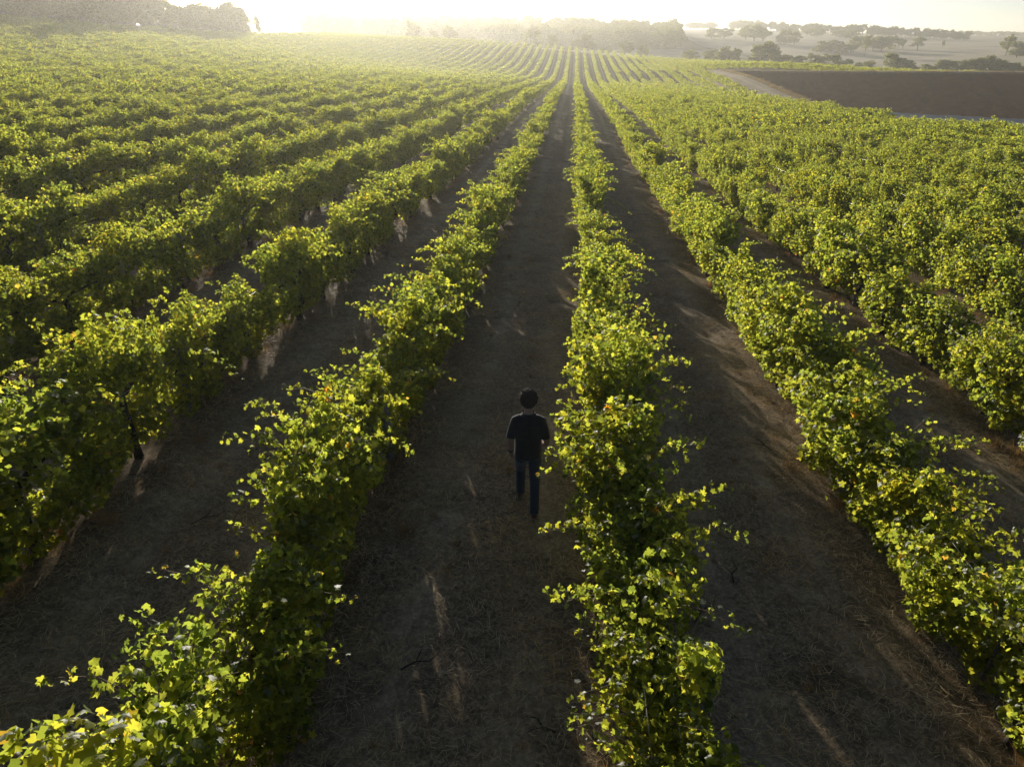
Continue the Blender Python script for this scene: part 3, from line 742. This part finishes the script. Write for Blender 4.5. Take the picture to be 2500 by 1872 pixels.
for s, a in arms.items():
    S.tube(a, [.055, .050, .043, .041, .028], 10)
    w = np.array(a[-1]); d = w - np.array(a[-2]); d /= np.linalg.norm(d)
    inw = np.array([-s * 1.0, 0, 0]); inw = inw - d * (inw @ d); inw /= np.linalg.norm(inw); fw_ = np.cross(inw, d) * s
    if fw_[1] < 0: fw_ = -fw_
    palm = w + d * .05
    S.tube([w - d * .01, w + d * .03, w + d * .085], [.026, .036, .030], 10)
    for q, ln in enumerate((.070, .080, .075, .058)):                # four fingers, curled
        b0 = w + d * .082 + fw_ * (.030 - .020 * q)
        S.tube([b0, b0 + d * ln * .5 + inw * .008, b0 + d * ln * .85 + inw * .03, b0 + d * ln * .92 + inw * .05], [.0105, .0098, .009, .008], 6)
    t0 = w + d * .03 + fw_ * .032
    S.tube([t0, t0 + d * .035 + fw_ * .018 + inw * .012, t0 + d * .07 + fw_ * .014 + inw * .028], [.014, .012, .009], 6)
legs = {-1: [(-.088, 0, .90), (-.10, .12, .68), (-.105, .215, .50), (-.105, .215, .30), (-.105, .225, .08)],
        1: [(.088, 0, .90), (.095, -.04, .68), (.098, -.09, .48), (.10, -.21, .28), (.10, -.30, .10)]}
for s, l in legs.items():
    S.tube(l, [.085, .075, .055, .05, .035], 10)
remeshed("body", S, skin_material(), man, .0068, 2)
# shirt: untucked polo with collar
T = MB()
T.rings([ell((0, .00, .845), .187, .135, 20, (0, .0)), ell((0, .0, .92), .186, .132, 20), ell((0, .0, 1.02), .180, .126, 20), ell((0, .01, 1.14), .184, .124, 20), ell((0, .005, 1.27), .188, .128, 20), ell((0, 0, 1.37), .19, .12, 20), ell((0, 0, 1.43), .165, .10, 20), ell((0, 0, 1.475), .12, .082, 20), ell((0, .0, 1.50), .085, .075, 20)])
for s in (-1, 1):
    a = arms[s]
    T.tube([(s * .10, 0, 1.425), (s * .168, -.005, 1.40), (s * .203, -.02, 1.30), (s * .230, -.042, 1.185), (s * .236, -.048, 1.155)], [.066, .068, .064, .062, .063], 14)
shirt = remeshed("shirt", T, cloth("black_cotton", (.011, .0095, .0085)), man, .009, 3)
Cc = MB(); kk = 20
Cc.rings([ell((0, .004, 1.485), .092, .082, kk), ell((0, .004, 1.52), .080, .076, kk, (0, .0)), ell((0, .0, 1.525), .083, .079, kk), ell((0, -.004, 1.490), .105, .095, kk)], False)
link("collar", Cc.build("collar", bpy.data.materials["black_cotton"]), shirt)
# jeans
J = MB()
J.rings([ell((0, 0, .985), .165, .118, 18), ell((0, -.005, .92), .175, .128, 18), ell((0, -.008, .86), .172, .125, 18), ell((0, -.004, .82), .15, .10, 18)])
for s in (-1, 1):
    l = legs[s]
    J.tube([(s * .085, 0, .90), tuple(np.array(l[0]) * [1, 1, .93]), l[1], l[2], l[3], (l[4][0], l[4][1], l[4][2] + .005)], [.095, .100, .088, .072, .066, .064], 14)
jeans = remeshed("jeans", J, cloth("dark_denim", (.016, .026, .048), .4), man, .009, 2)
bl = MB(); bl.rings([ell((0, -.003, .955), .170, .124, 20), ell((0, -.003, .985), .169, .123, 20)], False)
link("belt", bl.build("belt", simple("dark_leather", (.03, .02, .014), .5)), jeans)
M_SHOE = simple("brown_leather", (.05, .033, .022), .6, .3, 30, .3)
for s in (-1, 1):
    a = np.array(legs[s][4]); tilt = -.0 if s < 0 else .45
    mb = MB()
    def shp(y, z, rx, rz): 
        c, si = math.cos(-tilt), math.sin(-tilt); yy = y * c - (z) * si; zz = y * si + z * c
        return [(a[0] + rx * math.cos(2 * math.pi * j / 12), a[1] + yy + 0.0, max(.004, a[2] - .075 + zz + rz * math.sin(2 * math.pi * j / 12))) for j in range(12)]
    mb.rings([shp(-.075, .035, .020, .025), shp(-.06, .045, .036, .042), shp(.0, .05, .042, .048), shp(.07, .042, .045, .04), shp(.14, .032, .046, .030), shp(.185, .026, .036, .022), shp(.205, .02, .015, .012)])
    if s > 0:
        for i, v in enumerate(mb.V): mb.V[i] = (v[0], v[1], v[2] + .02 if False else v[2])
    sh = link("shoe", mb.build("shoe", M_SHOE), man)
# curly hair
hr = np.random.default_rng(4)
Hm = MB(); ico = None
Hm.rings([ell((0, .012, 1.60), .064, .066), ell((0, .014, 1.65), .078, .084), ell((0, .02, 1.71), .083, .096), ell((0, .024, 1.77), .080, .094), ell((0, .024, 1.80), .06, .07), ell((0, .024, 1.82), .025, .03)])
for i in range(620):
    th = hr.uniform(0, 2 * math.pi); ph = math.acos(hr.uniform(-.85, 1))
    n_ = np.array([math.sin(ph) * math.cos(th), math.sin(ph) * math.sin(th), math.cos(ph)])
    c = np.array([0, .02, 1.725]) + n_ * np.array([.090, .096, .102])
    if n_[1] > .62 and n_[2] < .5: continue                           # the face stays free
    u = np.cross(n_, hr.normal(0, 1, 3)); u /= np.linalg.norm(u); v = np.cross(n_, u); rr_ = hr.uniform(.012, .026); of_ = hr.uniform(-.004, .022)
    Hm.tube([c + n_ * (of_ + .004 * q) + rr_ * (u * math.cos(q * 1.25) + v * math.sin(q * 1.25)) for q in range(5)], [.006, .0065, .006, .005, .003], 4)
link("hair", Hm.build("hair", simple("dark_curly_hair", (.05, .030, .018), .85, .4, 60)), man)
w0 = np.array(arms[-1][-1]); w1 = np.array(arms[-1][-2]); dd_ = (w1 - w0) / np.linalg.norm(w1 - w0)
Wt = MB(); Wt.tube([w0 + dd_ * .012, w0 + dd_ * .022, w0 + dd_ * .040, w0 + dd_ * .05], [.034, .0365, .037, .035], 14)
Wt.tube([w0 + dd_ * .03 + np.array([-.03, 0, 0]), w0 + dd_ * .03 + np.array([-.043, -.002, 0])], .019, 12)
link("wristwatch", Wt.build("watch", simple("watch_black", (.015, .015, .015), .35)), man)

# ---------------------------------------------------------------- trees
def tree_meshes(seed, kind):
    """unit tree about 10 m high and 8 m wide. g: open gum with bare limbs, r: rounded crown, b: bushy to the ground"""
    r = np.random.default_rng(seed); wood = MB(); H = 10.
    base = {'g': 3.2, 'r': 1.5, 'b': .6}[kind]
    lean = r.normal(0, .35, 2)
    top = np.array([lean[0], lean[1], base + 2.2]); wood.tube([(0, 0, -.6), (0, 0, .3), (lean[0] * .4, lean[1] * .4, base * .6), tuple(top * [1, 1, base / (base + 2.2)]), tuple(top)], [.34, .27, .22, .18, .10], 7)
    cl = []
    nl = {'g': 10, 'r': 15, 'b': 15}[kind]
    for i in range(nl):
        a = i * 2.4 + r.uniform(-.5, .5); f = r.uniform(0, 1)
        z1 = {'g': r.uniform(4.6, 9.3), 'r': r.uniform(2.4, 9.2), 'b': r.uniform(1.2, 9.2)}[kind]
        env = {'g': 3.2, 'r': 3.9, 'b': 3.9}[kind] * math.sqrt(max(.08, 1 - ((z1 - {'g': 6.4, 'r': 5.0, 'b': 4.0}[kind]) / {'g': 3.8, 'r': 5.2, 'b': 6.0}[kind]) ** 2)) * r.uniform(.55, .95)
        e = np.array([lean[0] + math.cos(a) * env, lean[1] + math.sin(a) * env, z1])
        b0 = np.array([lean[0] * .7, lean[1] * .7, base * r.uniform(.6, 1.0)]); mid = (b0 + e) / 2 + np.array([0, 0, .5]) + r.normal(0, .25, 3)
        wood.tube([tuple(b0), tuple(mid), tuple(e)], [.13, .08, .03], 5)
        cl.append((e, r.uniform(1.0, 1.7)))
        for _ in range({'g': 2, 'r': 3, 'b': 3}[kind]):
            cl.append((e + r.normal(0, 1, 3) * [1.0, 1.0, .7] + (np.array([lean[0], lean[1], e[2]]) - e) * r.uniform(0, .5), r.uniform(.7, 1.3)))
    cl.append((np.array([lean[0], lean[1], 8.9]), 1.2))
    pos = []; out = []
    for c, rad in cl:
        n = int(64 * rad ** 1.6); d = unit(r.normal(0, 1, (n, 3))); q = c + d * rad * np.array([1, 1, .68]) * r.uniform(.55, 1.05, (n, 1))
        pos.append(q); out.append(d)
    pos = np.concatenate(pos); out = np.concatenate(out); k = pos[:, 2] > .25; pos, out = pos[k], out[k]
    fr = leaf_frames(r, pos, out, .5, .5, .7); size = r.uniform(.28, .55, len(pos))
    V, F = leaf_mesh_arrays(2, pos, fr, size, r)
    return wood.build("tree_trunk", M_BARK), np_mesh("tree_crown", V, F, M_EUC)
TREES = {'g': [tree_meshes(100 + i, 'g') for i in range(4)], 'r': [tree_meshes(200 + i, 'r') for i in range(5)], 'b': [tree_meshes(300 + i, 'b') for i in range(4)]}
T_VALLEY = [(56.8,380.9,5,6.5,'b'),(65.4,379.6,5.8,5.3,'b'),(73.5,378.1,7.1,9.3,'r'),(78.5,377.1,6.7,4.8,'r'),(88.4,374.9,8.4,8,'r'),(92.1,374,10.4,10.4,'g'),(95.7,373.1,7.8,6,'r'),(100.2,372,5.9,7.9,'b'),(106.6,370.2,6,5.1,'b'),(112.3,368.5,6.7,7.1,'r'),(119,366.4,6.8,8.6,'r'),(126.5,363.9,5.4,6.9,'b'),(131.2,362.3,4.6,3.1,'b'),(122.6,354.7,4.8,6.4,'r'),(127.3,353,3.4,4.5,'b'),(131.2,351.6,5,6.7,'r'),(140,348.2,8.7,7.4,'g'),(143.6,346.8,6.8,8.4,'r'),(148.8,344.6,4,4,'b'),(153.5,342.5,4.5,6.5,'b'),(159.3,339.9,6.5,8.2,'b'),(164.3,337.5,6.3,8.2,'b'),(170.1,334.6,7.3,8.1,'b'),(173.8,332.7,8.6,8.4,'b'),(177.7,330.7,6.7,8.3,'b'),(182.5,328.1,5.5,8.9,'b'),(186,326.1,6.4,8.9,'b')]
T_MID = [(116.2,668.7,7.6,10.6,'r'),(127,674.5,8.2,13.6,'r'),(146.1,675,10.1,12.1,'r'),(149.5,658.3,12.4,13.9,'r'),(157.1,661.7,9.9,11.2,'r'),(167,630.7,10.1,10.6,'r'),(175.5,633.3,8.9,10,'r'),(223.7,772.6,6.5,12.1,'g'),(229.1,758.8,7.8,12.7,'r'),(257.6,774.9,7.2,16.2,'r'),(251.2,725.7,8.1,13.6,'r'),(174.3,559.1,7.4,11.8,'b'),(182.5,561.6,7.9,11.8,'r'),(190.8,548.3,5.7,8.7,'g'),(193.8,528.8,12.4,6.1,'g'),(193.6,550.7,6,6.4,'g'),(183.7,541,6.1,8.6,'r'),(209.5,590.9,8.3,12.4,'r'),(215.6,574.5,9.1,11.4,'r'),(221.2,573.8,8.6,12,'r'),(237.1,599,7.8,9.4,'r'),(242.3,598.5,6.7,5,'g'),(241.7,588.6,6.6,4.3,'g'),(245.5,572.7,8.3,9,'g'),(271,592.2,5.5,2.8,'g'),(261.1,486.9,11.3,8.1,'g'),(260,472.9,7.9,9.3,'r'),(263.7,470.4,7.4,9.8,'r')]
T_CREST = [(-85.2,400.9,10.4,8,'r'),(-73.9,403.1,7.3,5.4,'b'),(-65.7,404.6,9.9,7.1,'r'),(-53.2,406.4,5.8,2.9,'b'),(-56.8,405.9,5,2.5,'b'),(-38.8,408.1,5,2.9,'b'),(-22.8,409.3,9.1,9.4,'r'),(-11,409.8,7.4,5.4,'r'),(2.2,400,6.2,5.6,'r'),(5.7,400,8.3,6.5,'g'),(9.1,399.9,6.1,5.2,'r'),(14.9,399.8,3.2,3.4,'b'),(18.4,399.6,3.3,2.6,'b'),(26.1,399.2,7,7.3,'r'),(35.5,398.5,6.1,6,'b'),(59.1,395.7,5.2,6.4,'b'),(68.7,394.2,6,6.3,'b')]
T_LEFT = [(-172.8,184.7,6.1),(-185.4,198.2,6.6),(-171.4,185.8,6.3),(-187.7,202.9,5.7),(-172.5,187.9,6.7),(-183.6,199.5,6.5),(-171.3,189.2,6.3),(-182.9,200.6,7),(-171.6,191,6.6),(-185.8,206.1,7),(-170.1,191.2,6.5),(-186.7,209.1,7.4),(-168.7,191.4,7.5),(-184.4,208.9,7.2),(-168.1,192.1,7.5),(-183.9,209.4,6.9),(-166.7,192.8,7.8),(-180.6,208.9,6.4),(-167.5,195.4,7.6),(-175.2,203.1,6.6),(-165.9,194.3,7.1),(-175.1,206.4,7.2),(-164.1,195,7.9),(-179.2,212.5,7.4),(-163.8,196.2,8.4),(-179.2,214.3,7.7),(-164.3,197.7,7.7),(-179.3,216.5,7.8),(-162.8,198.4,8.7),(-176.2,215,7.4),(-162.8,201.4,8),(-172.6,213.2,8.1),(-161.8,201,8.3),(-171.1,213.1,8.2),(-159.4,200.8,8.7),(-170.6,214.3,8.5),(-158.8,202.4,9.1),(-170.7,216.4,7.6),(-158.9,203.2,8.4),(-169.1,217.9,7.8),(-158.6,204.8,8.6),(-164.2,213.7,9.1),(-158.4,207.3,8.8),(-170,222.3,8.8),(-157.6,208.3,8.7),(-166.4,220.2,8),(-157.3,210.5,9.4),(-167.9,225,8.4),(-155.7,211.2,9.2),(-167.3,226.5,8.5),(-154.6,211.8,9.3),(-166.9,228.8,8.9),(-154.7,213.4,8.8),(-162.1,224.6,9.4),(-152.8,214.3,9.6),(-162.8,227.7,8.6),(-151.3,214.1,9.6),(-161.2,227.4,8.3),(-152.1,216.6,9.3),(-159.4,228.5,8.8),(-150,217.6,9.2),(-162.3,234.8,8.8),(-150.7,219.8,9.3),(-159.5,232.9,8.4),(-148.9,219.3,9.1),(-156.5,232.4,9.6),(-148.6,222.4,10.1),(-161.1,241.7,8.7),(-147.6,224.2,9.7),(-161.9,244,8.6),(-147.8,225,10.3),(-161.9,246.8,9.3),(-146.3,226.4,9.5),(-158.9,245,9.3),(-145.8,229.1,9.5),(-151.7,238,8.6),(-145.2,229.4,10.3),(-152.8,241.3,9.5),(-144.5,232.2,9.3),(-153,244.6,9.1),(-142.9,231.4,9.8),(-150.3,245.4,9.4),(-142.8,234.1,10.5),(-147.9,242.9,10),(-140.5,234.1,9.9),(-148.6,249.3,9.8),(-139.9,235.7,9.6),(-151.7,256,8.7),(-138.9,237,9.9),(-151.1,258.7,10),(-139.5,243.6,9.6),(-145.8,252.6,9.1),(-137.9,243.9,10),(-143.7,254.2,8.5),(-136.7,243.5,8.9),(-149.2,264.6,8.4),(-136.1,245.9,8.8),(-145.4,263.7,7.8),(-134.9,247.7,8.9),(-146.3,269.2,8.7),(-134.6,250.1,9.2),(-140.3,262.2,7.7),(-133.8,252.4,7.8),(-142.1,267.2,7.7),(-133.5,255.2,7.6),(-138.7,264.9,8.3),(-131.9,255,8.6),(-138.4,268.9,8.7),(-132.5,260.3,8.9),(-141.9,279,8.3),(-130.6,261.8,8.7),(-142.8,286.3,9.1),(-129.3,262.6,8.3),(-135,275.4,7.6),(-128.7,266.5,9),(-134.6,277,8.5),(-128.7,270.1,8.6),(-135.6,283.7,7.7),(-127.4,269.9,8.6),(-137.1,292.6,7.9),(-125.7,273.2,9.2),(-136,296.5,8.4),(-126,279,8.5),(-134.1,294.1,8.9),(-123.7,277.9,7.8),(-130.5,294.5,7.3),(-123.7,283,7),(-132.2,299.5,5.9),(-132.2,304.6,5.3)]
T_BELT = [(201,1020,10),(202,1012,9.5),(205,1003,10.5),(208,995,11.5),(212,986,11),(212,977,10.4),(215,969,9.3),(219,961,11.2),(219,952,10.7),(220,943,9.6),(223,935,8.5),(228,930,11),(230,923,9.3),(232,917,7.9),(234,910,10.8),(234,902,10.6),(237,897,8),(241,892,8.3),(243,887,8.1),(245,881,7.5),(249,878,7.9),(250,872,8.7),(253,868,9.1),(255,864,9.9),(257,860,8.4),(259,855,9.7),(264,854,7.9),(266,850,7.8),(267,845,8.6),(271,843,7.7),(272,839,8.4),(275,836,8.2),(280,836,7.6),(283,835,8.9),(286,834,9.8),(288,833,10.2),(291,832,9.6),(294,831,9.2),(298,831,10.3),(303,831,7.2),(304,829,8.8),(308,829,9.6),(313,830,7.9),(316,829,8.3),(320,829,7.2),(322,827,8.5),(325,827,8.9),(328,826,9.1),(331,825,8.6),(333,823,8.4),(337,822,7.7),(338,819,7.2),(341,817,7.3),(344,815,8.5),(346,812,6.7),(350,811,6.5),(351,807,8.5),(354,806,7.6),(357,803,7),(358,800,8.1),(362,798,7.8),(363,796,6.2),(364,793,5.6),(367,790,8),(370,788,6.1),(370,784,6.5),(372,781,6.2),(374,778,5.5),(376,776,7.4)]
T_FAR = [(589,1259,6),(562,1186,6),(602,1257,6),(565,1167,6),(590,1206,6),(582,1176,6),(624,1248,6),(632,1250,6),(627,1228,6),(644,1247,6),(611,1171,6),(630,1196,6),(623,1172,6),(639,1190,6),(665,1226,6),(677,1235,6),(643,1163,6),(678,1214,6),(672,1192,6),(667,1171,6),(647,1127,6),(703,1213,6),(660,1128,6),(686,1163,6),(693,1164,6),(706,1176,6),(706,1166,6),(677,1109,6),(717,1164,6),(707,1138,6),(723,1155,6),(706,1118,6),(736,1155,6),(706,1099,6),(711,1098,6),(725,1110,6),(727,1105,6),(755,1139,6),(765,1145,6),(760,1129,6.2),(156,1079,8.3),(160,1078,7.4),(163,1078,8.1),(166,1077,7.4),(169,1077,8.4),(173,1076,7.3),(176,1076,7.8),(179,1075,6.6),(182,1075,8.3),(185,1074,7.8)]
rng = np.random.default_rng(12)
def place_tree(x, y, h, w, kind, name, label, group):
    tr, cr = TREES[kind][int(rng.integers(len(TREES[kind])))]
    o = empty(name, (x, y, gz(x, y)), rng.uniform(0, 6.28)); s = h / 9.9; sw = (w / 8.2) if w else s * rng.uniform(.85, 1.15)
    o.scale = (sw, sw, s); tag(o, label, "tree", group)
    child("trunk", tr, o); child("crown", cr, o, kind="stuff"); return o
for n_, (x, y, h) in enumerate(T_LEFT):
    if n_ % 4 == 1: continue
    place_tree(x, y, (h * 1.10 + .6) * rng.uniform(.62, 1.15) * (.92 + .16 * math.sin(n_ * .37)), 0, rng.choice(['r', 'r', 'r', 'g', 'b', 'b']), "gum_tree", "hazy gum tree in the dense wood along the upper edge of the vineyard", "trees of the wood above the vineyard")
SHAPE = {'g': "open branched", 'r': "round crowned", 'b': "low bushy"}
for n_, (x, y, h, w, k) in enumerate(sorted(T_VALLEY)):
    place_tree(x, y, h, w * 1.1, k, "valley_tree", "%s tree behind the earth dam, %s counting away from the wooded hill" % (SHAPE[k], nth(n_ + 1)), "trees in the valley behind the dam")
for x, y, h, w, k in T_MID:
    place_tree(x, y, h, w * 1.1, k, "paddock_tree", "%s %s tree standing in the dry pale paddocks" % ("tall" if h > 9 else "small" if h < 6.5 else "middling", SHAPE[k].replace("low bushy", "bushy")), "trees scattered over the dry paddocks")
for n_, (x, y, h, w, k) in enumerate(sorted(T_CREST)):
    place_tree(x, y, h, w * 1.1, k, "crest_tree", "hazy %s tree behind the vineyard crest, %s counting from the wood's end" % (SHAPE[k], nth(n_ + 1)), "trees behind the vineyard crest")
for x, y, h in T_BELT:
    place_tree(x, y, h, h * rng.uniform(.8, 1.2), rng.choice(['g', 'r', 'r']), "ridge_tree", "small tree in the long belt on the far ridge above the paddocks", "trees of the ridge belt")
for x, y, h in T_FAR:
    place_tree(x, y, h, h * 1.6, 'r', "skyline_tree", "tiny pale tree on the farthest skyline", "trees on the skyline")
place_tree(-127, 304, 7.0, 2.6, 'r', "slender_tree", "single slender tree standing just past the end of the wood", None)
# the wooded hill behind the crest reads as one mass
pts = []
for _ in range(620):
    y = rng.uniform(505, 715); x = rng.uniform(-250, 92) * y / 700.
    if x > np.interp(y, [505, 600, 715], [62, 84, 92]): continue
    if y < 540 and rng.random() < .3 and x > 20: continue
    pts.append((x, y))
pts = np.array(pts); z = ground_z(pts[:, 0], pts[:, 1]); kinds = [t[1] for k in ('r', 'b', 'g') for t in TREES[k]]
hs = rng.uniform(.8, 1.25, len(pts))
o = instancer("wooded_hill", np.c_[pts, z], rng.uniform(0, 6.28, len(pts)), np.c_[hs * 1.15, hs * 1.15, hs], rng.integers(0, len(kinds), len(pts)), kinds)
tag(o, "hazy wood covering the hill behind the vineyard crest", "woodland", kind="stuff")

# ---------------------------------------------------------------- haze
hz = bmesh.new(); bmesh.ops.create_cube(hz, size=1.0)
for v in hz.verts: v.co = Vector((v.co.x * 5600, v.co.y * 5600, 14.0 + v.co.z * 58.0))
hme = bpy.data.meshes.new("haze"); hz.to_mesh(hme); hz.free()
hm = bpy.data.materials.new("haze"); hm.use_nodes = True; ht = hm.node_tree; ht.nodes.clear()
ho = ht.nodes.new("ShaderNodeOutputMaterial"); pv = ht.nodes.new("ShaderNodeVolumePrincipled")
pv.inputs["Color"].default_value = (.99, .96, .88, 1); pv.inputs["Density"].default_value = .00046; pv.inputs["Anisotropy"].default_value = .64
pv.inputs["Density Attribute"].default_value = ""
ht.links.new(pv.outputs[0], ho.inputs["Volume"]); hme.materials.append(hm)
tag(link("haze", hme), kind="stuff")
